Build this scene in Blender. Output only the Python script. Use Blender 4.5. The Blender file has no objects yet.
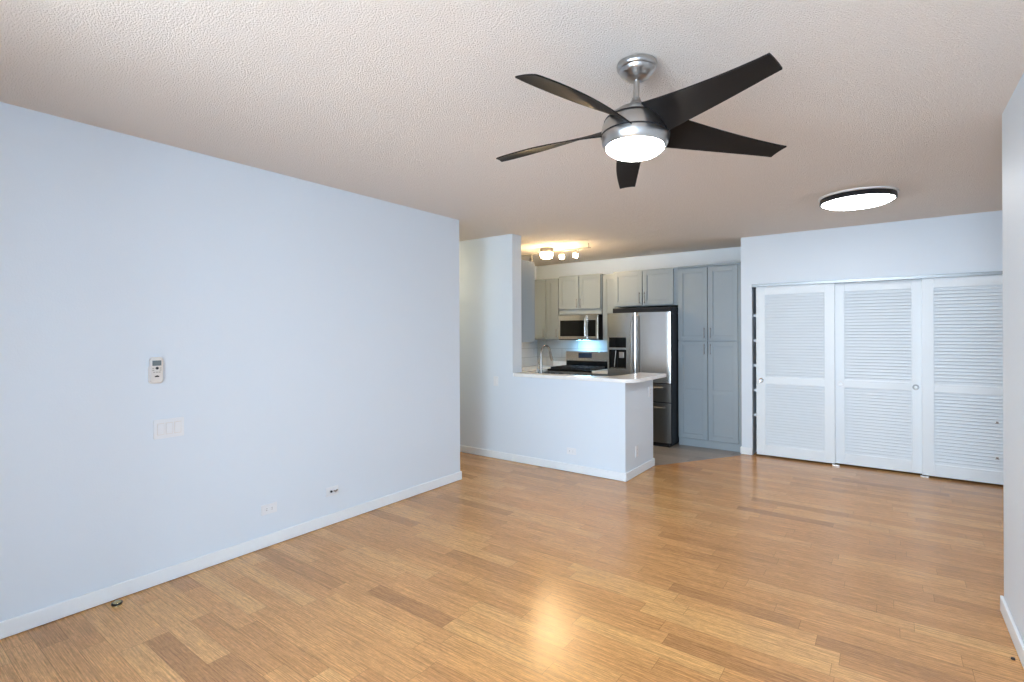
import bpy, bmesh, math, random
from mathutils import Vector, Matrix
random.seed(7)
C = bpy.context.scene.collection
S = bpy.context.scene

# ------------------------------------------------------------------ camera
YAW, ROLL = 0.635, 0.004
cam_d = bpy.data.cameras.new('camera'); cam = bpy.data.objects.new('camera', cam_d); C.objects.link(cam)
cam_d.lens = 17.997; cam_d.sensor_width = 36; cam_d.sensor_fit = 'HORIZONTAL'
cam_d.shift_y = -0.0084; cam_d.clip_start = 0.02
fwd = Vector((-math.sin(YAW), math.cos(YAW), 0)); rgt = Vector((math.cos(YAW), math.sin(YAW), 0)); up = Vector((0, 0, 1))
r2 = rgt * math.cos(ROLL) - up * math.sin(ROLL); u2 = up * math.cos(ROLL) + rgt * math.sin(ROLL)
m = Matrix((r2, u2, -fwd)).transposed().to_4x4(); m.translation = Vector((0, 0, 1.507))
cam.matrix_world = m
S.camera = cam

# ------------------------------------------------------------------ sky, daylight, exposure
w = bpy.data.worlds.new('sky'); S.world = w; w.use_nodes = True
bg = w.node_tree.nodes['Background']
bg.inputs[0].default_value = (0.70, 0.85, 1.0, 1); bg.inputs[1].default_value = 20.0
def portal(name, loc, rot, sx, sy):
    d = bpy.data.lights.new(name, 'AREA'); d.shape = 'RECTANGLE'; d.size = sx; d.size_y = sy
    d.cycles.is_portal = True
    o = bpy.data.objects.new(name, d); C.objects.link(o); o.location = loc; o.rotation_euler = rot
portal('window_portal', (-0.8, -3.06, 1.10), (math.radians(90), 0, 0), 2.4, 2.20)
S.view_settings.view_transform = 'Standard'; S.view_settings.look = 'None'
S.view_settings.gamma = 1; S.view_settings.use_curve_mapping = False
S.view_settings.exposure = 0.29

# ------------------------------------------------------------------ materials
def srgb(r, g, b):
    f = lambda c: ((c/255+0.055)/1.055)**2.4 if c > 10 else c/255/12.92
    return (f(r), f(g), f(b), 1)
class NT:
    def __init__(s, name):
        s.m = bpy.data.materials.new(name); s.m.use_nodes = True
        s.t = s.m.node_tree; s.b = s.t.nodes['Principled BSDF']
    def n(s, typ, **kw):
        x = s.t.nodes.new(typ)
        for k, v in kw.items():
            if k.startswith('i_'): x.inputs[k[2:].replace('_', ' ')].default_value = v
            else: setattr(x, k, v)
        return x
    def l(s, a, b): s.t.links.new(a, b)
    def math(s, op, a, b=None, c=None):
        x = s.n('ShaderNodeMath', operation=op)
        for i, v in enumerate((a, b, c)):
            if v is None: continue
            if isinstance(v, (int, float)): x.inputs[i].default_value = v
            else: s.l(v, x.inputs[i])
        return x.outputs[0]
def set_b(b, col, rough, metal=0, spec=0.5, coat=0):
    b.inputs['Base Color'].default_value = col; b.inputs['Roughness'].default_value = rough
    b.inputs['Metallic'].default_value = metal; b.inputs['Specular IOR Level'].default_value = spec
    b.inputs['Coat Weight'].default_value = coat
def mat(name, col, rough=0.5, metal=0, spec=0.5, bump=0, scale=200, var=0.0, coat=0, vscale=3, stretch=None):
    k = NT(name); set_b(k.b, col, rough, metal, spec, coat)
    tc = k.n('ShaderNodeTexCoord'); src = tc.outputs['Object']
    if stretch:
        mp = k.n('ShaderNodeMapping'); mp.inputs['Scale'].default_value = stretch; k.l(src, mp.inputs[0]); src = mp.outputs[0]
    if var:
        nz = k.n('ShaderNodeTexNoise', i_Scale=vscale, i_Detail=3.0); k.l(src, nz.inputs['Vector'])
        mx = k.n('ShaderNodeMix', data_type='RGBA'); k.l(nz.outputs['Fac'], mx.inputs[0])
        mx.inputs[6].default_value = tuple(c*(1-var) for c in col[:3])+(1,)
        mx.inputs[7].default_value = tuple(min(1, c*(1+var)) for c in col[:3])+(1,)
        k.l(mx.outputs[2], k.b.inputs['Base Color'])
    if bump:
        nz = k.n('ShaderNodeTexNoise', i_Scale=scale, i_Detail=2.0); k.l(src, nz.inputs['Vector'])
        bp = k.n('ShaderNodeBump', i_Strength=bump, i_Distance=0.002); k.l(nz.outputs['Fac'], bp.inputs['Height'])
        k.l(bp.outputs[0], k.b.inputs['Normal'])
    return k.m
def emit(name, col, s):
    k = NT(name); set_b(k.b, col, 0.4)
    k.b.inputs['Emission Color'].default_value = col; k.b.inputs['Emission Strength'].default_value = s
    return k.m
def planks(name, pw, lmin, lvar, cols, rough, grain=(3, 150), seam=0.5, contrast=0.3):
    k = NT(name); set_b(k.b, (1, 1, 1, 1), rough, 0, 0.5)
    tc = k.n('ShaderNodeTexCoord'); sp = k.n('ShaderNodeSeparateXYZ'); k.l(tc.outputs['Object'], sp.inputs[0])
    X, Y = sp.outputs[0], sp.outputs[1]
    v = k.math('DIVIDE', Y, pw); row = k.math('FLOOR', v); fv = k.math('FRACT', v)
    wn = k.n('ShaderNodeTexWhiteNoise', noise_dimensions='1D'); k.l(row, wn.inputs['W'])
    sc = k.n('ShaderNodeSeparateColor'); k.l(wn.outputs['Color'], sc.inputs[0])
    L = k.math('MULTIPLY_ADD', sc.outputs[0], lvar, lmin)
    u = k.math('ADD', k.math('DIVIDE', X, L), k.math('MULTIPLY', sc.outputs[1], 7.0))
    col = k.math('FLOOR', u); fu = k.math('FRACT', u)
    cb = k.n('ShaderNodeCombineXYZ'); k.l(row, cb.inputs[0]); k.l(col, cb.inputs[1])
    w2 = k.n('ShaderNodeTexWhiteNoise', noise_dimensions='2D'); k.l(cb.outputs[0], w2.inputs['Vector'])
    rp = k.n('ShaderNodeValToRGB'); e = rp.color_ramp.elements
    for i, (p, c) in enumerate(cols):
        if i < 2: e[i].position = p; e[i].color = c
        else: x = e.new(p); x.color = c
    k.l(w2.outputs['Value'], rp.inputs[0])
    # grain runs along X, shifted per board
    mp = k.n('ShaderNodeCombineXYZ')
    k.l(k.math('MULTIPLY', X, grain[0]), mp.inputs[0]); k.l(k.math('MULTIPLY', Y, grain[1]), mp.inputs[1])
    k.l(k.math('MULTIPLY', w2.outputs['Value'], 40.0), mp.inputs[2])
    nz = k.n('ShaderNodeTexNoise', i_Scale=1.0, i_Detail=4.0, i_Roughness=0.6); k.l(mp.outputs[0], nz.inputs['Vector'])
    g = k.n('ShaderNodeMapRange'); k.l(nz.outputs['Fac'], g.inputs[0])
    g.inputs[1].default_value = 0.3; g.inputs[2].default_value = 0.7; g.inputs[3].default_value = 1-contrast; g.inputs[4].default_value = 1+contrast*0.6
    mp2 = k.n('ShaderNodeCombineXYZ')
    k.l(k.math('MULTIPLY', X, 28.0), mp2.inputs[0]); k.l(k.math('MULTIPLY', Y, 120.0), mp2.inputs[1]); k.l(k.math('MULTIPLY', w2.outputs['Value'], 90.0), mp2.inputs[2])
    n2 = k.n('ShaderNodeTexNoise', i_Scale=1.0, i_Detail=5.0, i_Roughness=0.7); k.l(mp2.outputs[0], n2.inputs['Vector'])
    g2 = k.n('ShaderNodeMapRange'); k.l(n2.outputs['Fac'], g2.inputs[0])
    g2.inputs[1].default_value = 0.3; g2.inputs[2].default_value = 0.7; g2.inputs[3].default_value = 1-contrast*0.6; g2.inputs[4].default_value = 1+contrast*0.35
    # seams
    eu = k.math('MULTIPLY', k.math('MINIMUM', fu, k.math('SUBTRACT', 1.0, fu)), L)
    ev = k.math('MULTIPLY', k.math('MINIMUM', fv, k.math('SUBTRACT', 1.0, fv)), pw)
    d = k.math('MINIMUM', eu, ev)
    sm = k.n('ShaderNodeMapRange'); k.l(d, sm.inputs[0]); sm.inputs[1].default_value = 0.0004; sm.inputs[2].default_value = 0.0016
    sm.inputs[3].default_value = seam; sm.inputs[4].default_value = 1.0
    f = k.math('MULTIPLY', k.math('MULTIPLY', g.outputs[0], g2.outputs[0]), sm.outputs[0])
    vm = k.n('ShaderNodeVectorMath', operation='SCALE'); k.l(rp.outputs[0], vm.inputs[0]); k.l(f, vm.inputs['Scale'])
    k.l(vm.outputs[0], k.b.inputs['Base Color'])
    k.l(k.math('MULTIPLY_ADD', nz.outputs['Fac'], 0.12, rough-0.06), k.b.inputs['Roughness'])
    bp = k.n('ShaderNodeBump', i_Strength=0.15, i_Distance=0.001); k.l(f, bp.inputs['Height']); k.l(bp.outputs[0], k.b.inputs['Normal'])
    return k.m

M = {}
M['wall'] = mat('white wall paint', (0.70, 0.785, 0.875, 1), 0.55, spec=0.3, bump=0.25, scale=130)
M['white'] = mat('white semigloss trim', (0.80, 0.86, 0.91, 1), 0.35)
M['door'] = mat('white door paint', (0.755, 0.83, 0.89, 1), 0.42)
M['plastic'] = mat('white plastic', (0.77, 0.81, 0.86, 1), 0.35)
M['ivory'] = mat('ivory plastic', (0.72, 0.70, 0.68, 1), 0.4)
M['lcd'] = mat('grey display', (0.16, 0.20, 0.22, 1), 0.25)
M['dark'] = mat('dark plastic', (0.016, 0.016, 0.019, 1), 0.4, spec=0.3)
M['black'] = mat('black glossy glass', (0.006, 0.007, 0.008, 1), 0.10, spec=0.25)
M['steel'] = mat('brushed steel', (0.47, 0.46, 0.45, 1), 0.28, 1, bump=0.12, scale=8, stretch=(60, 60, 1.5))
M['steel_h'] = mat('brushed fridge steel', (0.58, 0.57, 0.56, 1), 0.23, 1, bump=0.1, scale=8, stretch=(1.5, 60, 60))
M['dark_steel'] = mat('dark brushed steel', (0.22, 0.21, 0.20, 1), 0.3, 1, bump=0.1, scale=8, stretch=(1.5, 60, 60))
M['chrome'] = mat('polished chrome', (0.75, 0.75, 0.75, 1), 0.12, 1)
M['nickel'] = mat('brushed nickel', (0.46, 0.44, 0.42, 1), 0.3, 1)
M['alu'] = mat('aluminium track', (0.36, 0.39, 0.41, 1), 0.45, 1)
M['brass'] = mat('aged brass', (0.50, 0.45, 0.28, 1), 0.18, 1)
M['blade'] = mat('black wood blade', (0.012, 0.011, 0.011, 1), 0.45, spec=0.10, bump=0.15, scale=20, stretch=(3, 30, 30))
M['fnickel'] = mat('faucet nickel', (0.34, 0.32, 0.30, 1), 0.25, 1)
M['pull'] = mat('dark nickel pulls', (0.30, 0.30, 0.30, 1), 0.35, 1)
M['cab'] = mat('blue grey cabinet paint', (0.285, 0.342, 0.385, 1), 0.4, var=0.03)
M['fr_side'] = mat('black fridge side', (0.008, 0.011, 0.016, 1), 0.5, spec=0.25)
M['quartz'] = mat('white quartz', (0.84, 0.86, 0.87, 1), 0.15, var=0.12, vscale=9)
M['floor'] = planks('strand bamboo planks', 0.105, 0.60, 0.35,
    [(0.0, (0.47, 0.235, 0.092, 1)), (1.0, (0.75, 0.425, 0.165, 1)), (0.05, (0.53, 0.27, 0.104, 1)), (0.16, (0.60, 0.308, 0.115, 1)), (0.70, (0.69, 0.365, 0.136, 1))],
    0.21, grain=(5, 230), seam=0.5, contrast=0.45)
M['kfloor'] = planks('grey wood kitchen planks', 0.15, 0.9, 0.5,
    [(0.0, (0.17, 0.155, 0.14, 1)), (1.0, (0.36, 0.33, 0.30, 1))], 0.3, grain=(4, 90), seam=0.5, contrast=0.3)
k = NT('popcorn ceiling'); set_b(k.b, (0.86, 0.80, 0.745, 1), 0.9, spec=0.1)
tc = k.n('ShaderNodeTexCoord')
n1 = k.n('ShaderNodeTexNoise', i_Scale=135.0, i_Detail=3.0, i_Roughness=0.6); k.l(tc.outputs['Object'], n1.inputs['Vector'])
mr = k.n('ShaderNodeMapRange'); k.l(n1.outputs['Fac'], mr.inputs[0]); mr.inputs[1].default_value = 0.38; mr.inputs[2].default_value = 0.62
bp = k.n('ShaderNodeBump', i_Strength=0.62, i_Distance=0.008); k.l(mr.outputs[0], bp.inputs['Height']); k.l(bp.outputs[0], k.b.inputs['Normal'])
M['ceil'] = k.m
k = NT('large backsplash tile'); set_b(k.b, (1, 1, 1, 1), 0.25)
tc = k.n('ShaderNodeTexCoord'); sp = k.n('ShaderNodeSeparateXYZ'); k.l(tc.outputs['Object'], sp.inputs[0])
cb = k.n('ShaderNodeCombineXYZ'); k.l(k.math('ADD', sp.outputs[0], sp.outputs[1]), cb.inputs[0]); k.l(k.math('SUBTRACT', sp.outputs[2], 0.93), cb.inputs[1])
br = k.n('ShaderNodeTexBrick', i_Scale=1.0); k.l(cb.outputs[0], br.inputs['Vector'])
br.inputs['Brick Width'].default_value = 0.6; br.inputs['Row Height'].default_value = 0.152; br.inputs['Mortar Size'].default_value = 0.003
br.inputs['Color1'].default_value = (0.55, 0.57, 0.58, 1); br.inputs['Color2'].default_value = (0.60, 0.61, 0.61, 1); br.inputs['Mortar'].default_value = (0.32, 0.33, 0.34, 1)
k.l(br.outputs['Color'], k.b.inputs['Base Color']); M['tile'] = k.m
M['plate'] = mat('white metal plate', (0.85, 0.85, 0.85, 1), 0.4)
M['fan_glow'] = emit('fan light glass', (1.0, 0.94, 0.85, 1), 80.0)
M['disc_glow'] = emit('round ceiling light diffuser', (0.97, 0.98, 1.0, 1), 26.0)
M['warm_glow'] = emit('warm lamp glass', (1.0, 0.70, 0.37, 1), 135.0)
M['hall_glow'] = emit('hall lamp glass', (1.0, 0.80, 0.50, 1), 45.0)
M['cool_glow'] = emit('cooktop lamp lens', (0.30, 0.66, 1.0, 1), 70.0)
M['display'] = emit('range display', (0.004, 0.008, 0.016, 1), 0.3)

# ------------------------------------------------------------------ builders
class MB:
    def __init__(s): s.bm = bmesh.new(); s.smooth = False
    def box(s, x0, y0, z0, x1, y1, z1, rot=None, piv=None):
        r = bmesh.ops.create_cube(s.bm, size=1)['verts']
        for v in r: v.co = Vector((x0+(v.co.x+.5)*(x1-x0), y0+(v.co.y+.5)*(y1-y0), z0+(v.co.z+.5)*(z1-z0)))
        if rot: bmesh.ops.rotate(s.bm, verts=r, cent=Vector(piv or ((x0+x1)/2, (y0+y1)/2, (z0+z1)/2)), matrix=rot)
        return s
    def cyl(s, p0, p1, r, r1=None, seg=24):
        p0, p1 = Vector(p0), Vector(p1); d = p1-p0
        q = d.to_track_quat('Z', 'Y').to_matrix().to_4x4(); q.translation = (p0+p1)/2
        bmesh.ops.create_cone(s.bm, cap_ends=True, segments=seg, radius1=r, radius2=r if r1 is None else r1, depth=d.length, matrix=q)
        return s
    def lathe(s, prof, cen, seg=48, axis='Z'):
        rings = []
        for r, h in prof:
            ring = []
            for i in range(seg):
                a = 2*math.pi*i/seg
                if axis == 'Z': co = (r*math.cos(a), r*math.sin(a), h)
                elif axis == 'Y': co = (r*math.cos(a), h, -r*math.sin(a))
                else: co = (h, r*math.cos(a), r*math.sin(a))
                ring.append(s.bm.verts.new(Vector(co)+Vector(cen)))
            rings.append(ring)
        for a, b in zip(rings, rings[1:]):
            for i in range(seg):
                j = (i+1) % seg
                s.bm.faces.new((a[i], a[j], b[j], b[i]))
        for ring in (rings[0], rings[-1]):
            try: s.bm.faces.new(ring)
            except ValueError: pass
        return s
    def tube(s, pts, r, seg=12, closed=False):
        pts = [Vector(p) for p in pts]; rings = []; n = len(pts); prev = None
        for i, p in enumerate(pts):
            t = (pts[min(i+1, n-1)]-pts[max(i-1, 0)]).normalized()
            if prev is None: a = t.orthogonal().normalized()
            else: a = (prev - t*prev.dot(t)).normalized()
            prev = a; b = t.cross(a)
            rr = r[i] if isinstance(r, (list, tuple)) else r
            rings.append([s.bm.verts.new(p+a*rr*math.cos(2*math.pi*j/seg)+b*rr*math.sin(2*math.pi*j/seg)) for j in range(seg)])
        for a, b in zip(rings, rings[1:]):
            for i in range(seg):
                j = (i+1) % seg; s.bm.faces.new((a[i], a[j], b[j], b[i]))
        s.bm.faces.new(rings[0]); s.bm.faces.new(rings[-1])
        return s
    def prism(s, poly, z0, z1):
        a = [s.bm.verts.new((x, y, z0)) for x, y in poly]; b = [s.bm.verts.new((x, y, z1)) for x, y in poly]
        s.bm.faces.new(a[::-1]); s.bm.faces.new(b)
        for i in range(len(poly)):
            j = (i+1) % len(poly); s.bm.faces.new((a[i], a[j], b[j], b[i]))
        return s
def world_loc(o):
    v = Vector((0, 0, 0))
    while o is not None: v += o.location; o = o.parent
    return v
def link(name, mb, m, parent=None, bevel=0, smooth=False, loc=None):
    bmesh.ops.recalc_face_normals(mb.bm, faces=mb.bm.faces)
    off = world_loc(parent) if parent else Vector(loc or (0, 0, 0))
    bmesh.ops.translate(mb.bm, verts=mb.bm.verts, vec=-off)
    me = bpy.data.meshes.new(name); mb.bm.to_mesh(me); mb.bm.free()
    me.materials.append(M[m])
    if smooth:
        me.polygons.foreach_set('use_smooth', [True]*len(me.polygons))
        me.set_sharp_from_angle(angle=math.radians(38))
    o = bpy.data.objects.new(name, me); C.objects.link(o)
    if parent: o.parent = parent
    else: o.location = off
    if bevel:
        b = o.modifiers.new('edge', 'BEVEL'); b.width = bevel; b.segments = 2; b.limit_method = 'ANGLE'; b.angle_limit = math.radians(40)
    return o
def thing(name, label, cat, loc, group=None):
    o = bpy.data.objects.new(name, None); C.objects.link(o); o.location = loc; o.empty_display_size = 0.1
    o['label'] = label; o['category'] = cat
    if group: o['group'] = group
    return o
def tag(o, label, cat, group=None):
    o['label'] = label; o['category'] = cat
    if group: o['group'] = group
    return o
def struct(name, mb, m, bevel=0, label=None, parent=None):
    o = link(name, mb, m, parent, bevel=bevel)
    if not parent: o['kind'] = 'structure'
    if label: o['label'] = label
    return o

H = 2.66; XL = -3.5425; XR = 0.488; YS = 4.819; YC = 6.747; YB = 7.45
# ------------------------------------------------------------------ room shell
KP = [(-2.14, 5.57), (-1.466, 6.65)]
struct('floor', MB().prism([(-6.5, -3.2), (2.5, -3.2), (2.5, 7.6), (-1.466, 7.6), (-1.466, 6.65), (-2.14, 5.57), (-2.2, 4.9), (-6.5, 4.9)], -0.1, 0), 'floor',
       label='golden strand bamboo plank floor of the empty living room')
struct('floor', MB().prism([(-2.2, 4.9), (-2.14, 5.57), (-1.466, 6.65), (-1.466, 7.6), (-6.5, 7.6), (-6.5, 4.9)], -0.1, 0.0), 'kfloor',
       label='grey wood look plank floor of the kitchen')
struct('ceiling', MB().box(-6.5, -3.2, H, 2.5, 7.7, H+0.1), 'ceil', label='beige popcorn textured ceiling')
WX0, WX1, WZ0, WZ1 = -2.0, 0.4, 0.0, 2.20
struct('wall_rear', MB().box(-3.66, -3.14, 0, WX0, -3.0, H).box(WX1, -3.14, 0, 0.61, -3.0, H).box(WX0, -3.14, WZ1, WX1, -3.0, H), 'wall')
fr = MB()
for x in (WX0, (WX0+WX1)/2, WX1-0.05): fr.box(x, -3.10, WZ0, x+0.05, -3.03, WZ1)
fr.box(WX0, -3.10, WZ1-0.05, WX1, -3.03, WZ1).box(WX0, -3.10, 0.0, WX1, -3.03, 0.04)
struct('window_1', fr, 'white')
struct('wall_left', MB().box(-3.66, -3.14, 0, XL, 3.903, H), 'wall', label='long pale blue-white living room wall on the left')
struct('wall_shade_block', MB().box(XL, -3.14, 0, -2.1, -0.5, H), 'wall')  # unseen block added to keep window light off the near left wall
struct('wall_hall', MB().box(-6.4, 3.783, 0, -3.66, 3.903, H), 'wall')
struct('wall_hall_end', MB().box(-6.52, 3.7, 0, -6.4, 5.0, H), 'wall')
struct('wall_stub', MB().box(-6.4, YS, 0, XL, 5.0, H), 'wall', label='full height white wall ending beside the kitchen counter')
struct('wall_peninsula', MB().box(XL, YS, 0, -2.14, 4.939, 0.995).box(-2.26, 4.939, 0, -2.14, 5.57, 0.995), 'wall', label='white half wall below the kitchen counter')
struct('wall_kitchen_side', MB().box(-5.07, 5.0, 0, -4.95, YB, H), 'wall')
struct('wall_kitchen_back', MB().box(-5.07, YB, 0, 2.42, YB+0.12, H), 'wall')
struct('wall_right', MB().box(XR, -3.14, 0, XR+0.12, 3.75, H), 'wall', label='white wall end at the right edge of the room')
struct('wall_entry', MB().box(XR+0.12, 3.63, 0, 2.42, 3.75, H), 'wall')
struct('wall_entry_end', MB().box(2.3, 3.75, 0, 2.42, YB, H), 'wall')
struct('wall_closet', MB().box(-1.466, YC, 0, -1.344, YB, H).box(-1.344, YC, 2.05, 1.09, YC+0.13, H).box(1.09, YC, 0, 2.3, YC+0.13, H), 'wall',
       label='white wall above and beside the louvered closet doors')
struct('wall_closet_side', MB().box(1.2, YC+0.13, 0, 1.3, YB, H), 'wall')
# baseboards: plain board with an eased top edge
def bb(name, *runs):
    mb = MB()
    for (x0, y0, x1, y1) in runs: mb.box(x0, y0, 0.003, x1, y1, 0.088)
    struct(name, mb, 'white', bevel=0.005)
t = 0.014
bb('baseboard_left', (XL, -0.5, XL+t, 3.903+t), (XL-0.3, 3.903, XL, 3.903+t))
bb('baseboard_stub', (-6.4, YS-t, XL, YS))
bb('baseboard_peninsula', (XL, YS-t, -2.14+t, YS), (-2.14, YS, -2.14+t, 5.57+t), (-2.26, 5.57, -2.14, 5.57+t))
bb('baseboard_right', (XR-t, -3.0, XR, 3.75+t), (XR, 3.75, XR+0.12, 3.75+t))
bb('baseboard_closet', (-1.466-t, YC-t, -1.344, YC), (-1.466-t, YC, -1.466, YC+0.06))
# closet track valance
struct('trim_1', MB().box(-1.345, YC-0.012, 2.044, 1.10, YC+0.004, 2.078).box(-1.344, YC+0.004, 2.046, 1.09, YC+0.085, 2.05), 'alu', bevel=0.002,
       label='silver metal track across the top of the closet doors')
# tile backsplash in the kitchen
struct('trim_2', MB().box(-4.95, YB-0.012, 0.935, -3.2, YB, 1.45), 'tile', label='pale grey tile backsplash behind the range')
struct('trim_3', MB().box(-4.95, 5.0, 0.935, -4.938, YB-0.012, 1.45), 'tile')

# ------------------------------------------------------------------ louvered closet doors
def closet_door(n, x0, x1, yf, label, pulls, z1=2.045):
    z0 = 0.021; d = 0.034; sw = 0.098
    f = MB()
    f.box(x0, yf, z0, x0+sw, yf+d, z1).box(x1-sw, yf, z0, x1, yf+d, z1)
    f.box(x0+sw, yf, z1-0.10, x1-sw, yf+d, z1).box(x0+sw, yf, 0.876, x1-sw, yf+d, 0.96).box(x0+sw, yf, z0, x1-sw, yf+d, 0.144)
    o = link('door_%d' % n, f, 'door', loc=((x0+x1)/2, yf, 0), bevel=0.003)
    o['kind'] = 'structure'; o['label'] = label
    for (a, b) in ((0.144, 0.876), (0.96, z1-0.10)):
        sl = MB(); k = round((b-a)/0.034); p = (b-a)/k
        for i in range(k):
            zc = a+(i+0.5)*p
            sl.box(x0+sw-0.004, yf+0.013, zc-0.0205, x1-sw+0.004, yf+0.019, zc+0.0205, rot=Matrix.Rotation(math.radians(-29), 3, 'X'))
        link('louver_panel', sl, 'door', o)
    for (px, m) in pulls:
        link('finger_pull', MB().lathe([(0.0, 0.001), (0.014, 0.0), (0.021, -0.001), (0.024, -0.004), (0.029, -0.004), (0.030, 0.0), (0.030, 0.002)], (px, yf, 0.918), 32, 'Y'), m, o, smooth=True)
    return o
closet_door(1, -1.300, -0.492, YC+0.012, 'white louvered sliding closet door nearest the kitchen with a chrome finger pull', [(-1.246, 'chrome')])
closet_door(2, -0.500, 0.288, YC+0.054, 'white louvered sliding closet door in the middle, set behind its neighbours', [(-0.442, 'plastic'), (0.222, 'alu')])
d3 = closet_door(3, 0.270, 1.064, YC+0.012, 'white louvered sliding closet door partly hidden by the right wall', [])
for z in (0.622, 0.278):
    link('latch', MB().box(0.828, YC+0.004, z-0.012, 0.846, YC+0.014, z+0.006).box(0.822, YC+0.008, z-0.016, 0.852, YC+0.014, z-0.010), 'nickel', d3, bevel=0.001)
for i, x in enumerate((-0.50, 0.275)):
    tag(link('door_guide', MB().box(x-0.02, YC+0.004, 0.0, x+0.05, YC+0.050, 0.012), 'nickel', bevel=0.002, loc=(x, YC+0.03, 0)),
        ['small floor guide under the meeting edges of the first and middle closet doors', 'small floor guide under the meeting edges of the middle and right closet doors'][i], 'door guide', 'closet door floor guides')
for i, z in enumerate((1.69, 1.385, 1.08, 0.775, 0.47)):
    tag(link('closet_shelf', MB().box(-1.344, YC+0.11, z, 1.19, YB-0.005, z+0.022).box(-1.344, YC+0.10, z-0.006, 1.19, YC+0.11, z+0.026), 'white', loc=(0, 7.1, z)),
        'white shelf edge in the dark gap beside the closet door, ' + ['topmost of five', 'second from top of five', 'middle of five', 'fourth from top of five', 'lowest of five'][i], 'shelf', 'shelves inside the closet')

# ------------------------------------------------------------------ ceiling fan
FX, FY = -0.866, 2.083
TILT = Matrix.Translation((FX, FY, 2.6)) @ Matrix.Rotation(-0.050, 4, 'X') @ Matrix.Rotation(0.013, 4, 'Y') @ Matrix.Translation((-FX, -FY, -2.6))
fan = thing('ceiling_fan', 'black and brushed nickel five-blade ceiling fan with a lit glass bowl', 'ceiling fan', (FX, FY, H))
def tilted(mb): bmesh.ops.transform(mb.bm, matrix=TILT, verts=mb.bm.verts); return mb
link('canopy', MB().lathe([(0.0, H-0.001), (0.072, H-0.001), (0.082, H-0.006), (0.085, H-0.016), (0.083, H-0.026), (0.079, H-0.032), (0.075, H-0.034), (0.071, H-0.044), (0.064, H-0.053), (0.059, H-0.055), (0.052, H-0.064), (0.040, H-0.072), (0.034, H-0.073), (0.024, H-0.078), (0, H-0.079)], (FX, FY, 0)), 'steel', fan, smooth=True)
link('downrod', tilted(MB().cyl((FX, FY, 2.60), (FX, FY, 2.48), 0.0125).lathe([(0.0125, 2.506), (0.017, 2.504), (0.020, 2.494), (0.026, 2.484), (0.036, 2.474), (0.036, 2.468)], (FX, FY, 0))), 'nickel', fan, smooth=True)
link('motor_housing', tilted(MB().lathe([(0.0, 2.475), (0.030, 2.475), (0.045, 2.468), (0.080, 2.450), (0.112, 2.426), (0.130, 2.402), (0.139, 2.378), (0.1415, 2.36), (0.1415, 2.342), (0, 2.342)], (FX, FY, 0), 64)), 'steel', fan, smooth=True)
link('lower_housing', tilted(MB().lathe([(0.0, 2.338), (0.1415, 2.338), (0.1415, 2.328), (0.139, 2.310), (0.132, 2.296), (0.126, 2.288), (0.120, 2.288), (0, 2.288)], (FX, FY, 0), 64)), 'steel', fan, smooth=True)
link('seam_ring', tilted(MB().lathe([(0.10, 2.343), (0.1438, 2.343), (0.1438, 2.337), (0.10, 2.337)], (FX, FY, 0), 64)), 'dark', fan)
link('seam_ring', tilted(MB().lathe([(0.10, 2.409), (0.1285, 2.409), (0.1325, 2.402), (0.10, 2.402)], (FX, FY, 0), 64)), 'dark', fan)
link('glass_bowl', tilted(MB().lathe([(0.0, 2.250), (0.035, 2.2520), (0.07, 2.258), (0.098, 2.268), (0.115, 2.280), (0.123, 2.290), (0.123, 2.298), (0, 2.298)], (FX, FY, 0), 48)), 'fan_glow', fan, smooth=True)
def blade(ang):
    mb = MB(); n = 18; rows = []
    ca, sa = math.cos(ang), math.sin(ang)
    for i in range(n+1):
        s = i/n
        sm = s*s*(3-2*s)
        rr = 0.112+(0.667-0.112)*s
        tp = 0.064+(0.040-0.064)*s+0.016*math.sin(math.pi*s)
        tm = -0.064+(-0.042+0.064)*s+0.002*math.sin(math.pi*s)
        zc = 2.378-0.044*s
        dz = 0.036*(1-s)**1.8+0.008
        rowt = []
        for j in range(7):
            q = j/6; tt = tm+(tp-tm)*q
            z = zc+dz*(1-2*q)+0.003*(1-(2*q-1)**2)
            r3 = rr+(0.008*(1-2*q) if i == n else 0)
            rowt.append((r3, tt, z))
        rows.append(rowt)
    th = 0.006
    def P(p, dzz): return Vector((FX+p[0]*ca-p[1]*sa, FY+p[0]*sa+p[1]*ca, p[2]+dzz))
    top = [[mb.bm.verts.new(P(p, th/2)) for p in r] for r in rows]
    bot = [[mb.bm.verts.new(P(p, -th/2)) for p in r] for r in rows]
    for i in range(n):
        for j in range(6):
            mb.bm.faces.new((top[i][j], top[i+1][j], top[i+1][j+1], top[i][j+1]))
            mb.bm.faces.new((bot[i][j], bot[i][j+1], bot[i+1][j+1], bot[i+1][j]))
        for j in (0, 6): mb.bm.faces.new((top[i][j], bot[i][j], bot[i+1][j], top[i+1][j]))
    for i in (0, n):
        for j in range(6): mb.bm.faces.new((top[i][j], top[i][j+1], bot[i][j+1], bot[i][j]))
    return mb
for kk in range(5): link('blade', tilted(blade(math.radians(-99.6+72*kk))), 'blade', fan, smooth=True)

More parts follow.
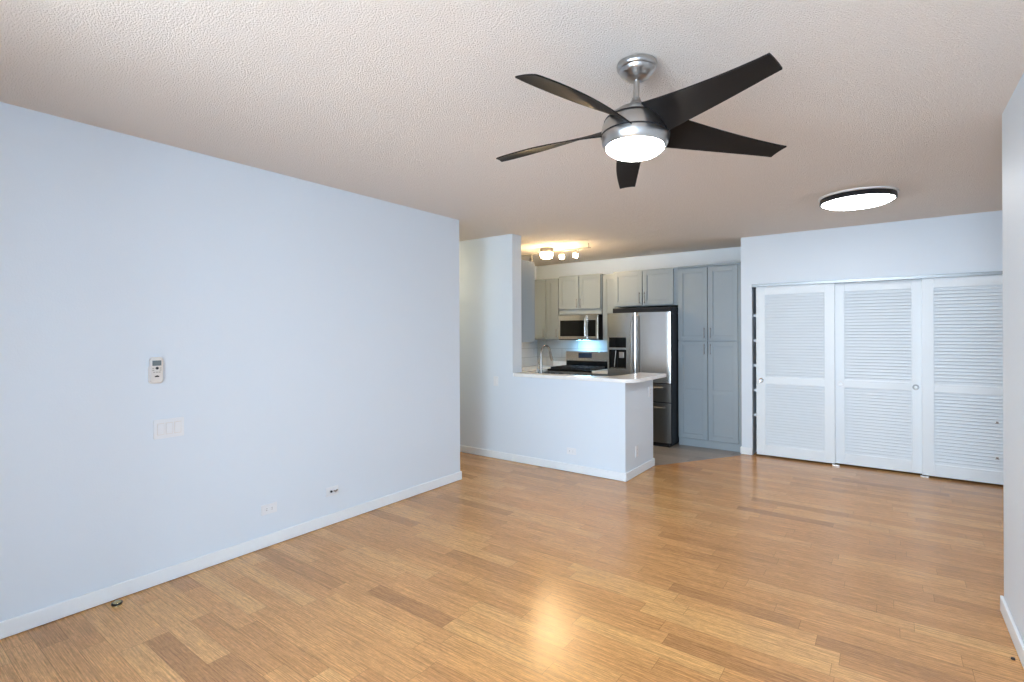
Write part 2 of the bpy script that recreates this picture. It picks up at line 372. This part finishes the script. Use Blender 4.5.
# ------------------------------------------------------------------ other ceiling lights
DX, DY = -0.215, 5.25
dl = thing('ceiling_light', 'round flush ceiling light with a dark rim in front of the closet', 'ceiling light', (DX, DY, H))
link('backplate', MB().lathe([(0, H-0.001), (0.285, H-0.001), (0.285, H-0.012), (0.27, H-0.016), (0, H-0.016)], (DX, DY, 0), 64), 'plate', dl, smooth=True)
link('rim', MB().lathe([(0.262, H-0.014), (0.272, H-0.014), (0.276, H-0.055), (0.262, H-0.057), (0.262, H-0.014)], (DX, DY, 0), 64), 'dark', dl, smooth=True)
link('diffuser', MB().lathe([(0.262, H-0.045), (0.261, H-0.056), (0.22, H-0.076), (0.15, H-0.087), (0.06, H-0.092), (0, H-0.093)], (DX, DY, 0), 64), 'disc_glow', dl, smooth=True)

tl = thing('track_light', 'warm lit kitchen track light on a thin nickel rail', 'track light', (-3.75, 5.95, H))
TZ = 2.598
link('rail', MB().tube([(-4.35, 5.96, TZ), (-3.10, 5.93, TZ)], 0.007, 10).cyl((-3.13, 5.93, TZ), (-3.13, 5.93, H), 0.008).cyl((-4.3, 5.96, TZ), (-4.3, 5.96, H), 0.008), 'nickel', tl, smooth=True)
link('mounting_plate', MB().lathe([(0, H-0.001), (0.09, H-0.001), (0.09, H-0.02), (0.10, H-0.05), (0.10, H-0.062), (0, H-0.062)], (-3.79, 5.95, 0)), 'nickel', tl, smooth=True)
link('glass_shade', MB().lathe([(0, H-0.062), (0.080, H-0.062), (0.086, H-0.085), (0.080, H-0.122), (0.055, H-0.135), (0, H-0.140)], (-3.79, 5.95, 0)), 'warm_glow', tl, smooth=True)
for (x, y, dx, dy, lit) in ((-3.53, 5.94, 0.0, -0.02, 1), (-3.28, 5.935, -0.045, -0.02, 1), (-4.04, 5.955, 0.02, -0.03, 0)):
    h = link('spot_head', MB().tube([(x, y, TZ), (x, y, TZ-0.03), (x+dx*.3, y+dy*.3, TZ-0.045)], 0.006, 8).cyl((x+dx*.3, y+dy*.3, TZ-0.04), (x+dx*.7, y+dy*.7, TZ-0.062), 0.016, 0.030), 'nickel', tl, smooth=True)
    link('lamp_bulb', MB().cyl((x+dx*.7, y+dy*.7, TZ-0.062), (x+dx, y+dy, TZ-0.105), 0.034 if lit else 0.02, 0.030 if lit else 0.018), 'warm_glow' if lit else 'dark', h, smooth=True)

hl = thing('hall_light', 'warm round ceiling light in the side hall', 'ceiling light', (-5.1, 4.36, H))
link('backplate', MB().lathe([(0, H-0.001), (0.15, H-0.001), (0.15, H-0.02), (0, H-0.02)], (-5.1, 4.36, 0)), 'nickel', hl, smooth=True)
link('diffuser', MB().lathe([(0.14, H-0.02), (0.135, H-0.05), (0.09, H-0.08), (0, H-0.09)], (-5.1, 4.36, 0)), 'hall_glow', hl, smooth=True)

# ------------------------------------------------------------------ kitchen cabinets
def shaker(x0, x1, z0, z1, y, mid=None, rail=0.058):
    """door facing -Y whose front face is at y; rails, stiles, a stepped moulding and a recessed panel"""
    mb = MB(); d = 0.032
    mb.box(x0, y, z0, x0+rail, y+d, z1).box(x1-rail, y, z0, x1, y+d, z1)
    zs = [(z0, z0+rail), (z1-rail, z1)]
    if mid: zs.append((mid-rail/2, mid+rail/2))
    for a, b in zs: mb.box(x0+rail, y, a, x1-rail, y+d, b)
    cuts = sorted([z0+rail, z1-rail] + ([mid-rail/2, mid+rail/2] if mid else []))
    for a, b in zip(cuts[::2], cuts[1::2]):
        mb.box(x0+rail-0.001, y+0.011, a-0.001, x1-rail+0.001, y+d-0.001, b+0.001)
        s = 0.010
        for bx in ((x0+rail, a, x0+rail+s, b), (x1-rail-s, a, x1-rail, b), (x0+rail+s, a, x1-rail-s, a+s), (x0+rail+s, b-s, x1-rail-s, b)):
            mb.box(bx[0], y+0.0055, bx[1], bx[2], y+0.012, bx[3])
    return mb
def bar_handle(x, z0, z1, y, parent, m='pull'):
    mb = MB().tube([(x, y-0.030, z0), (x, y-0.030, z1)], 0.006, 10)
    for z in (z0+0.018, z1-0.018): mb.cyl((x, y, z), (x, y-0.030, z), 0.005, seg=10)
    return link('handle', mb, m, parent, smooth=True)
def cabinet(name, label, x0, x1, z0, z1, yf, doors, cat='cabinet', yb=YB-0.014, toe=0, group=None, body='cab', dz0=0.012, dz1=0.012):
    """doors: (x0, x1, z0, z1, mid, handle_x, hz0, hz1)"""
    t = thing(name, label, cat, ((x0+x1)/2, (yf+yb)/2, z0), group)
    b = MB()
    if toe: b.box(x0, yf+0.03, z0+toe, x1, yb, z1).box(x0+0.01, yf+0.035, z0, x1, yb-0.01, z0+toe)
    else: b.box(x0, yf+0.03, z0, x1, yb, z1)
    link('carcass', b, 'cab', t, bevel=0.0015)
    for (a, bq, c, d, mid, hx, h0, h1) in doors:
        dd = link('door', shaker(a, bq, c, d, yf-0.002, mid), 'cab', t, bevel=0.0012)
        if hx is not None: bar_handle(hx, h0, h1, yf-0.002, dd)
    return t
YD, YU = 6.81, 7.10
pan = cabinet('pantry_cabinet', 'tall blue-grey pantry cabinet with four shaker doors between fridge and closet wall', -2.268, -1.468, 0.003, 2.352, YD,
    [(-2.264, -1.888, 1.392, 2.335, None, -1.925, 1.42, 1.56), (-1.880, -1.520, 1.392, 2.335, None, -1.848, 1.42, 1.56),
     (-2.264, -1.888, 0.105, 1.380, 0.72, -1.925, 1.21, 1.35), (-1.880, -1.520, 0.105, 1.380, 0.72, -1.848, 1.21, 1.35)], toe=0)
link('filler_strip', MB().box(-1.515, YD, 0.003, -1.468, YD+0.03, 2.352), 'cab', pan)
link('kickboard', MB().box(-2.26, YD+0.004, 0.003, -1.515, YD+0.03, 0.10), 'cab', pan)
link('top_moulding', MB().box(-2.266, YD-0.006, 2.352, -1.468, YB-0.014, 2.372), 'cab', pan, bevel=0.003)
cabinet('wall_cabinet', 'blue-grey two-door cabinet above the fridge', -3.215, -2.271, 1.865, 2.372, YD,
    [(-3.19, -2.768, 1.878, 2.352, None, -2.80, 1.90, 2.06), (-2.758, -2.33, 1.878, 2.352, None, -2.725, 1.90, 2.06)])
mc = cabinet('wall_cabinet', 'warm-lit two-door cabinet directly above the microwave', -4.282, -3.530, 1.785, 2.40, YU-0.03,
    [(-4.270, -3.913, 1.868, 2.388, None, -3.940, 1.885, 2.03), (-3.900, -3.540, 1.868, 2.388, None, -3.873, 1.885, 2.03)])
cabinet('wall_cabinet', 'narrow one-door cabinet between microwave and fridge', -3.528, -3.218, 1.385, 2.385, YU+0.01,
    [(-3.515, -3.235, 1.398, 2.37, None, -3.488, 1.43, 1.57)])
cabinet('wall_cabinet', 'two-door corner cabinet to the kitchen side of the microwave, doors lit yellow', -4.94, -4.285, 1.385, 2.385, YU,
    [(-4.925, -4.548, 1.398, 2.37, None, -4.575, 1.42, 1.56), (-4.510, -4.300, 1.398, 2.37, None, -4.327, 1.42, 1.56)])
# cabinet hung on the back of the stub wall; its plain side faces the room
sc_ = thing('wall_cabinet', 'blue-grey cabinet side showing just behind the white stub wall', 'cabinet', (-4.1, 5.15, 1.385))
link('carcass', MB().box(-4.6, 5.001, 1.385, -3.556, 5.285, 2.378), 'cab', sc_, bevel=0.002)
for a, b in ((-4.59, -4.08), (-4.07, -3.562)):
    s_ = shaker(-b, -a, 1.395, 2.37, -5.318)
    bmesh.ops.rotate(s_.bm, verts=s_.bm.verts, cent=(0, 0, 0), matrix=Matrix.Rotation(math.pi, 3, 'Z'))
    link('door', s_, 'cab', sc_)
# base cabinets under the worktops
bc = thing('base_cabinet', 'base cabinets behind the white half wall under the sink', 'cabinet', (-3.6, 5.3, 0))
link('carcass', MB().box(-4.94, 5.003, 0.0, -3.77, 5.60, 0.892).box(-3.03, 5.003, 0.0, -2.265, 5.60, 0.892).box(-3.77, 5.003, 0.0, -3.03, 5.60, 0.69), 'cab', bc)
bcc = thing('base_cabinet', 'corner base cabinets in the kitchen beside the range', 'cabinet', (-4.63, 6.6, 0))
link('carcass', MB().box(-4.94, 5.625, 0.0, -4.345, YB-0.013, 0.892), 'cab', bcc)
bcr = thing('base_cabinet', 'narrow base cabinet between range and fridge', 'cabinet', (-3.38, 7.1, 0))
link('carcass', MB().box(-3.54, 6.84, 0.0, -3.23, YB-0.013, 0.892), 'cab', bcr)

# worktops
def arc(cx, cy, r, a0, a1, n=10): return [(cx+r*math.cos(math.radians(a0+(a1-a0)*i/n)), cy+r*math.sin(math.radians(a0+(a1-a0)*i/n))) for i in range(n+1)]
x1c, y0c = -2.03, 4.788
top = MB().prism([(XL+0.03, YS-0.001), (XL+0.031, y0c+0.018), (XL+0.045, y0c+0.004), (XL+0.07, y0c)] + arc(x1c-0.17, y0c+0.17, 0.17, -90, 0) + arc(x1c-0.03, 5.72-0.03, 0.03, 0, 90, 4)
    + arc(-2.36+0.03, 5.72-0.03, 0.03, 90, 180, 4) + [(-2.36, 5.25), (-2.40, 5.10), (-2.50, 5.00), (XL+0.003, 4.985), (XL+0.003, YS-0.001)], 0.996, 1.033)
tag(link('countertop', top, 'quartz', bevel=0.003, loc=(-2.8, 4.9, 0.996)), 'white quartz bar top with a rounded corner on the half wall', 'countertop')
ct = thing('countertop', 'lower sink countertop on the kitchen side of the half wall', 'countertop', (-3.4, 5.3, 0.893))
low = MB().box(-4.94, 5.003, 0.893, -3.75, 5.62, 0.932).box(-3.05, 5.003, 0.893, -2.262, 5.62, 0.932).box(-3.75, 5.56, 0.893, -3.05, 5.62, 0.932).box(-3.75, 5.003, 0.893, -3.05, 5.13, 0.932).box(-3.539, 4.942, 0.893, -2.262, 5.003, 0.932)
link('slab', low, 'quartz', ct)
link('sink_basin', MB().box(-3.76, 5.12, 0.70, -3.745, 5.57, 0.892).box(-3.055, 5.12, 0.70, -3.04, 5.57, 0.892).box(-3.745, 5.12, 0.70, -3.055, 5.13, 0.892).box(-3.745, 5.56, 0.70, -3.055, 5.57, 0.892).box(-3.76, 5.12, 0.695, -3.04, 5.57, 0.70), 'steel', ct)
ct2 = thing('countertop', 'white quartz countertop in the corner beside the black cooktop', 'countertop', (-4.63, 6.6, 0.893))
link('slab', MB().box(-4.938, 5.625, 0.893, -4.33, YB-0.013, 0.932), 'quartz', ct2, bevel=0.003)
link('splash_lip', MB().box(-4.60, YB-0.035, 0.932, -4.335, YB-0.013, 1.02), 'quartz', ct2, bevel=0.003)
tag(link('countertop', MB().box(-3.545, 6.80, 0.893, -3.225, YB-0.013, 0.932), 'quartz', bevel=0.004, loc=(-3.38, 7.1, 0.893)),
    'small white quartz countertop piece between the range and the fridge', 'countertop')

# faucet
fx, fy, fz = -3.30, 5.055, 0.933
fa = thing('kitchen_faucet', 'brushed nickel gooseneck faucet at the kitchen counter', 'faucet', (fx, fy, fz))
pts = [(fx, fy, fz+0.02), (fx, fy, fz+0.315)]
for i in range(1, 13):
    a = math.pi*i/12*0.92; pts.append((fx, fy+0.10-0.10*math.cos(a), fz+0.315+0.10*math.sin(a)))
e = Vector(pts[-1]); dr = (e-Vector(pts[-2])).normalized()
link('spout', MB().lathe([(0, 0.0), (0.027, 0.0), (0.025, 0.012), (0.019, 0.02), (0.018, 0.13), (0, 0.13)], (fx, fy, fz), 24).tube(pts, 0.0125, 14), 'fnickel', fa, smooth=True)
link('spray_head', MB().tube([e, e+dr*0.02, e+dr*0.10, e+dr*0.115], [0.0135, 0.017, 0.020, 0.018], 16), 'fnickel', fa, smooth=True)
link('lever', MB().tube([(fx-0.015, fy, fz+0.085), (fx-0.045, fy, fz+0.090), (fx-0.055, fy-0.004, fz+0.12), (fx-0.035, fy-0.01, fz+0.22)], [0.012, 0.012, 0.008, 0.006], 12), 'fnickel', fa, smooth=True)

# ------------------------------------------------------------------ microwave
mx0, mx1, my, mz0, mz1 = -4.252, -3.562, 7.03, 1.383, 1.776
mw = thing('microwave', 'stainless steel over-range microwave with a black glass door', 'microwave', (-3.93, 7.25, mz0))
link('body', MB().box(mx0, my+0.03, mz0, mx1, YB-0.013, mz1), 'dark', mw, bevel=0.002)
md = link('door', MB().box(mx0, my, mz0+0.012, mx0+0.025, my+0.03, mz1-0.002).box(mx0+0.025, my, mz0+0.012, mx0+0.500, my+0.03, mz0+0.06).box(mx0+0.025, my, mz1-0.085, mx0+0.500, my+0.03, mz1-0.002).box(mx0+0.470, my, mz0+0.06, mx0+0.515, my+0.03, mz1-0.085).box(mx0+0.500, my, mz0+0.012, mx0+0.515, my+0.03, mz1-0.002), 'steel_h', mw, bevel=0.002)
link('window_glass', MB().box(mx0+0.024, my+0.003, mz0+0.058, mx0+0.472, my+0.02, mz1-0.083), 'black', md)
link('handle', MB().tube([(mx0+0.492, my, mz0+0.045), (mx0+0.492, my-0.035, mz0+0.065), (mx0+0.492, my-0.040, mz0+0.19), (mx0+0.492, my-0.035, mz1-0.065), (mx0+0.492, my, mz1-0.04)], 0.013, 14), 'chrome', md, smooth=True)
cp = link('control_panel', MB().box(mx0+0.518, my, mz0+0.012, mx1, my+0.03, mz1-0.002), 'steel_h', mw, bevel=0.002)
link('keypad', MB().box(mx0+0.523, my-0.002, mz0+0.058, mx1-0.035, my+0.002, mz1-0.083), 'black', cp)
link('vent_strip', MB().box(mx0, my+0.004, mz0, mx1, my+0.03, mz0+0.010), 'dark', mw)
link('cooktop_lamp', MB().box(-4.05, 7.22, mz0-0.004, -3.80, 7.30, mz0), 'cool_glow', mw)

# ------------------------------------------------------------------ range
rx0, rx1, ry0 = -4.322, -3.556, 6.80
rg = thing('kitchen_range', 'black and stainless freestanding range with a display backguard', 'range', (-3.94, 7.1, 0))
link('body', MB().box(rx0, ry0+0.03, 0.03, rx1, YB-0.015, 0.905).box(rx0+0.03, ry0+0.06, 0, rx1-0.03, YB-0.04, 0.03), 'dark_steel', rg, bevel=0.003)
link('cooktop', MB().box(rx0, ry0-0.005, 0.906, rx1, YB-0.075, 0.936), 'black', rg, bevel=0.004)
bk = link('backguard', MB().box(rx0, YB-0.072, 0.906, rx1, YB-0.02, 1.195).box(rx0, YB-0.085, 1.045, rx1, YB-0.071, 1.06), 'steel_h', rg, bevel=0.003)
link('lower_panel', MB().box(rx0+0.01, YB-0.076, 0.937, rx1-0.01, YB-0.070, 1.04), 'black', bk)
link('display', MB().box(rx0+0.235, YB-0.076, 1.085, rx0+0.475, YB-0.071, 1.170), 'display', bk)
od = link('oven_door', MB().box(rx0+0.004, ry0, 0.20, rx1-0.004, ry0+0.028, 0.80), 'steel_h', rg, bevel=0.004)
link('oven_window', MB().box(rx0+0.12, ry0-0.003, 0.34, rx1-0.12, ry0+0.003, 0.66), 'black', od)
link('handle', MB().tube([(rx0+0.06, ry0-0.045, 0.755), (rx1-0.06, ry0-0.045, 0.755)], 0.012).cyl((rx0+0.09, ry0, 0.755), (rx0+0.09, ry0-0.045, 0.755), 0.009).cyl((rx1-0.09, ry0, 0.755), (rx1-0.09, ry0-0.045, 0.755), 0.009), 'steel_h', od, smooth=True)
link('drawer', MB().box(rx0+0.004, ry0, 0.04, rx1-0.004, ry0+0.028, 0.19), 'steel_h', rg, bevel=0.004)
link('control_rail', MB().box(rx0+0.004, ry0, 0.81, rx1-0.004, ry0+0.028, 0.903), 'steel_h', rg, bevel=0.004)
for i in range(5):
    link('knob', MB().cyl((rx0+0.10+i*0.141, ry0, 0.857), (rx0+0.10+i*0.141, ry0-0.035, 0.857), 0.022, 0.018), 'dark', rg, smooth=True)
for i in range(3):
    gx = rx0+0.035+i*0.235; g = MB(); y0g, y1g = ry0+0.04, YB-0.12
    for x in (gx, gx+0.225-0.012): g.box(x, y0g, 0.936, x+0.012, y1g, 0.966)
    for y in (y0g, y0g+0.17, y0g+0.34, y1g-0.012): g.box(gx, y, 0.950, gx+0.225, y+0.012, 0.968)
    g.box(gx+0.106, y0g, 0.950, gx+0.118, y1g, 0.968)
    for yb_ in (y0g+0.12, y1g-0.12): g.cyl((gx+0.112, yb_, 0.936), (gx+0.112, yb_, 0.948), 0.04, 0.034)
    link('burner_grate', g, 'dark', rg, bevel=0.002)

# ------------------------------------------------------------------ fridge
qx0, qx1, qy = -3.178, -2.284, 6.55
fg = thing('refrigerator', 'stainless french-door refrigerator with a black water dispenser', 'refrigerator', (-2.72, 6.95, 0))
link('body', MB().box(qx0+0.005, qy+0.031, 0.03, qx1+0.008, YB-0.03, 1.755).box(qx0+0.03, qy+0.12, 0, qx1-0.03, YB-0.08, 0.03), 'fr_side', fg, bevel=0.003)
link('hinge_cover_and_shade', MB().box(qx0+0.07, qy+0.04, 1.757, qx1+0.008, qy+0.30, 1.835), 'fr_side', fg, bevel=0.004)  # hinge cover; its black block also paints the shadowed gap above the doors
def bowed(x0, x1, z0, z1, bow=0.012, y=qy, n=14):
    poly = [(x1, y+0.030), (x0, y+0.030)]
    xm0, xm1 = qx0, qx1
    for i in range(n+1):
        x = x0+(x1-x0)*i/n; q = (x-xm0)/(xm1-xm0)*2-1
        ed = 0.0
        if i == 0 or i == n: ed = 0.006
        poly.append((x, y+bow*q*q+ed))
    return MB().prism(poly, z0, z1)
dx0, dx1 = -3.150, -2.893
# left door is pieced around the dispenser recess
ld = bowed(qx0, dx0, 0.835, 1.768); 
for a, b in (((dx1, -2.758)), ): 
    pl = [(b, qy+0.030), (a, qy+0.030)]
    for i in range(9):
        x = a+(b-a)*i/8; q = (x-qx0)/(qx1-qx0)*2-1; pl.append((x, qy+0.012*q*q+(0.006 if i == 8 else 0)))
    ld.prism(pl, 0.835, 1.768)
def slab_y(mb, x0, x1, z0, z1, yb=qy+0.030):
    pl = [(x1, yb), (x0, yb)]
    for i in range(7):
        x = x0+(x1-x0)*i/6; q = (x-qx0)/(qx1-qx0)*2-1; pl.append((x, qy+0.012*q*q))
    return mb.prism(pl, z0, z1)
slab_y(ld, dx0, dx1, 0.835, 1.0); slab_y(ld, dx0, dx1, 1.432, 1.768)

dl_ = link('door', ld, 'steel_h', fg, smooth=True)
dp = link('water_dispenser', MB().box(dx0+0.002, qy+0.006, 1.295, dx1-0.002, qy+0.03, 1.43), 'black', fg, bevel=0.003)
link('dispenser_trim', MB().box(dx0, qy+0.004, 1.262, dx1, qy+0.03, 1.292), 'steel_h', dp, bevel=0.002)
link('dispenser_recess', MB().box(dx0+0.001, qy+0.026, 1.0, dx1-0.001, qy+0.0305, 1.262).box(dx0+0.001, qy+0.004, 1.0, dx0+0.016, qy+0.0305, 1.262).box(dx1-0.008, qy+0.004, 1.0, dx1-0.001, qy+0.0305, 1.262), 'black', dp)
link('dispenser_tray', MB().box(dx0+0.02, qy+0.01, 1.001, dx1-0.01, qy+0.028, 1.012), 'dark_steel', dp)
link('dispenser_paddle', MB().box(dx1-0.11, qy+0.012, 1.15, dx1-0.04, qy+0.026, 1.23).box(dx0+0.08, qy+0.014, 1.02, dx0+0.09, qy+0.026, 1.25, rot=Matrix.Rotation(math.radians(6), 3, 'Y')), 'nickel', dp, bevel=0.004)
dr_ = link('door', bowed(-2.752, qx1, 0.835, 1.768), 'steel_h', fg, smooth=True)
w1 = link('freezer_drawer', bowed(qx0, qx1, 0.585, 0.822), 'dark_steel', fg, smooth=True)
w2 = link('freezer_drawer', bowed(qx0, qx1, 0.055, 0.572), 'dark_steel', fg, smooth=True)
link('toe_grille', MB().box(qx0+0.02, qy+0.015, 0.004, qx1-0.02, qy+0.030, 0.05), 'dark', fg)
def fr_handle(p0, p1, bend, parent):
    p0, p1 = Vector(p0), Vector(p1); pts = [p0]
    for i in range(9):
        q = i/8; pts.append(p0.lerp(p1, 0.02+0.96*q)+Vector(bend)*(0.82+0.18*math.sin(math.pi*q)))
    pts.append(p1)
    link('handle', MB().tube(pts, 0.0125, 12), 'pull', parent, smooth=True)
fr_handle((-2.79, qy+0.01, 0.93), (-2.79, qy+0.01, 1.73), (0, -0.055, 0), dl_)
fr_handle((-2.72, qy+0.01, 0.93), (-2.72, qy+0.01, 1.73), (0, -0.055, 0), dr_)
fr_handle((-3.08, qy+0.01, 0.775), (-2.36, qy+0.01, 0.775), (0, -0.05, 0), w1)
fr_handle((-3.08, qy+0.01, 0.515), (-2.36, qy+0.01, 0.515), (0, -0.05, 0), w2)

# ------------------------------------------------------------------ wall fittings
# remote in its cradle (left wall, faces +X)
ry_, rz_ = 1.201, 1.290
rc = thing('remote_control', 'ivory air conditioner remote control in its cradle on the left wall', 'remote control', (XL, ry_, rz_))
def rounded(y0, z0, y1, z1, x0, x1, r=0.02, n=6):
    mb = MB(); pts = []
    for cy, cz, a0 in ((y1-r, z1-r, 0), (y0+r, z1-r, 90), (y0+r, z0+r, 180), (y1-r, z0+r, 270)):
        for i in range(n+1):
            a = math.radians(a0+90*i/n); pts.append((cy+r*math.cos(a), cz+r*math.sin(a)))
    a = [mb.bm.verts.new((x0, y, z)) for y, z in pts]; b = [mb.bm.verts.new((x1, y, z)) for y, z in pts]
    mb.bm.faces.new(a); mb.bm.faces.new(b)
    for i in range(len(pts)):
        j = (i+1) % len(pts); mb.bm.faces.new((a[i], a[j], b[j], b[i]))
    return mb
link('cradle', rounded(ry_-0.038, rz_-0.080, ry_+0.038, rz_+0.03, XL, XL+0.012, 0.018), 'ivory', rc, bevel=0.003)
rb = link('body', rounded(ry_-0.034, rz_-0.075, ry_+0.034, rz_+0.078, XL+0.004, XL+0.026, 0.018), 'ivory', rc, bevel=0.004, smooth=True)
link('screen', MB().box(XL+0.0262, ry_-0.023, rz_+0.027, XL+0.028, ry_+0.023, rz_+0.058), 'lcd', rb)
link('power_button', MB().lathe([(0, 0.0262), (0.008, 0.0262), (0.008, 0.029), (0, 0.029)], (XL, ry_+0.001, rz_+0.012), 16, 'X'), 'dark', rb)
for (a, b) in ((-0.019, 0.012), (0.019, 0.012), (-0.019, 0.0), (0.019, 0.0), (-0.014, -0.012), (0.0, -0.012), (0.014, -0.012)):
    link('button', MB().box(XL+0.0262, ry_+a-0.005, rz_+b-0.003, XL+0.028, ry_+a+0.005, rz_+b+0.003), 'nickel', rb)
link('logo', MB().box(XL+0.0262, ry_-0.011, rz_-0.041, XL+0.0268, ry_+0.012, rz_-0.034).box(XL+0.0262, ry_-0.003, rz_-0.034, XL+0.0268, ry_+0.006, rz_-0.031), 'dark', rb)

sw = thing('light_switch', 'white triple rocker switch plate below the remote on the left wall', 'light switch', (XL, 1.272, 0.932))
link('plate', rounded(1.190, 0.874, 1.354, 0.990, XL, XL+0.0065, 0.006), 'plastic', sw, bevel=0.002)
for i in range(3):
    yc = 1.272+(i-1)*0.046
    link('bezel', MB().box(XL+0.0055, yc-0.019, 0.897, XL+0.0072, yc+0.019, 0.967), 'nickel' if False else 'ivory', sw)
    link('rocker', MB().box(XL+0.006, yc-0.0165, 0.900, XL+0.011, yc+0.0165, 0.964, rot=Matrix.Rotation(math.radians(3), 3, 'Y')), 'plastic', sw, bevel=0.001)

def outlet(face, a, z, label, horiz=True, kind='duplex', base=None):
    """face 'L' (left wall, +X), 'S' (faces -Y) or 'E' (faces +X at x=base); a is the coordinate along the wall"""
    hw, hh = (0.057, 0.035) if horiz else (0.035, 0.057)
    if face in 'LE':
        P = lambda u0, w0, d0, u1, w1, d1: MB().box(base+d0, a+u0, z+w0, base+d1, a+u1, z+w1); loc = (base, a, z)
        D = lambda u, w_, r, d0, d1: MB().cyl((base+d0, a+u, z+w_), (base+d1, a+u, z+w_), r, seg=16)
    else:
        P = lambda u0, w0, d0, u1, w1, d1: MB().box(a+u0, base-d1, z+w0, a+u1, base-d0, z+w1); loc = (a, base, z)
        D = lambda u, w_, r, d0, d1: MB().cyl((a+u, base-d0, z+w_), (a+u, base-d1, z+w_), r, seg=16)
    t = thing('wall_outlet' if kind != 'switch' else 'light_switch', label, 'outlet' if kind != 'switch' else 'light switch', loc, 'wall outlets' if kind == 'duplex' else None)
    link('plate', P(-hw, -hh, 0, hw, hh, 0.006), 'plastic', t, bevel=0.002)
    if kind == 'duplex':
        for s in (-1, 1):
            u, w_ = (s*0.0195, 0) if horiz else (0, s*0.0195)
            sk = link('socket', D(u, w_, 0.0165, 0.005, 0.0085), 'plastic', t, smooth=True)
            for q in (-0.006, 0.006):
                du, dw = (0, q) if horiz else (q, 0)
                l_, h_ = (0.004, 0.001) if horiz else (0.001, 0.004)
                link('slot', P(u+du-l_, w_+dw-h_, 0.0085, u+du+l_, w_+dw+h_, 0.0092), 'dark', sk)
    elif kind == 'coax':
        link('jack', D(-0.012, 0, 0.009, 0.005, 0.014), 'dark', t, smooth=True)
        j = D(0.016, 0, 0.006, 0.005, 0.016); j.box(base+0.012, a+0.014, z-0.004, base+0.022, a+0.040, z+0.004, rot=Matrix.Rotation(math.radians(28), 3, 'X'))
        link('cable_connector', j, 'nickel', t)
    else:
        link('rocker', P(-0.0165, -0.032, 0.005, 0.0165, 0.032, 0.011), 'plastic', t, bevel=0.001)
    return t
outlet('L', 1.895, 0.265, 'white outlet low on the left wall, nearer the camera than the cable plate', base=XL)
outlet('L', 2.405, 0.262, 'white cable plate with a black jack low on the left wall', kind='coax', base=XL)
outlet('S', -2.76, 0.225, 'white outlet low on the front of the kitchen half wall', base=YS)
outlet('E', 5.10, 0.255, 'white outlet low on the narrow end of the kitchen half wall', horiz=False, base=-2.14)
outlet('E', 5.475, 0.845, 'white outlet under the counter on the end of the half wall', horiz=False, base=-2.14)
outlet('S', -3.79, 0.925, 'white switch on the stub wall beside the countertop', horiz=False, kind='switch', base=YS)

# floor door stop and floor plug
ds = thing('door_stop', 'small domed brass door stop on the floor by the left baseboard', 'door stop', (-3.462, 0.985, 0))
link('base', MB().lathe([(0, 0.0), (0.024, 0.0), (0.024, 0.006), (0.020, 0.016), (0.012, 0.024), (0, 0.026)], (-3.462, 0.985, 0), 24), 'brass', ds, smooth=True)
link('bumper', MB().lathe([(0.0235, 0.006), (0.0265, 0.008), (0.0265, 0.014), (0.021, 0.016)], (-3.462, 0.985, 0), 24), 'dark', ds, smooth=True)
tag(link('floor_plug', MB().lathe([(0, 0.0), (0.008, 0.0), (0.007, 0.008), (0, 0.010)], (0.452, 3.245, 0), 16), 'dark', smooth=True, loc=(0.452, 3.245, 0)),
    'tiny dark plug on the floor against the right baseboard', 'floor plug')
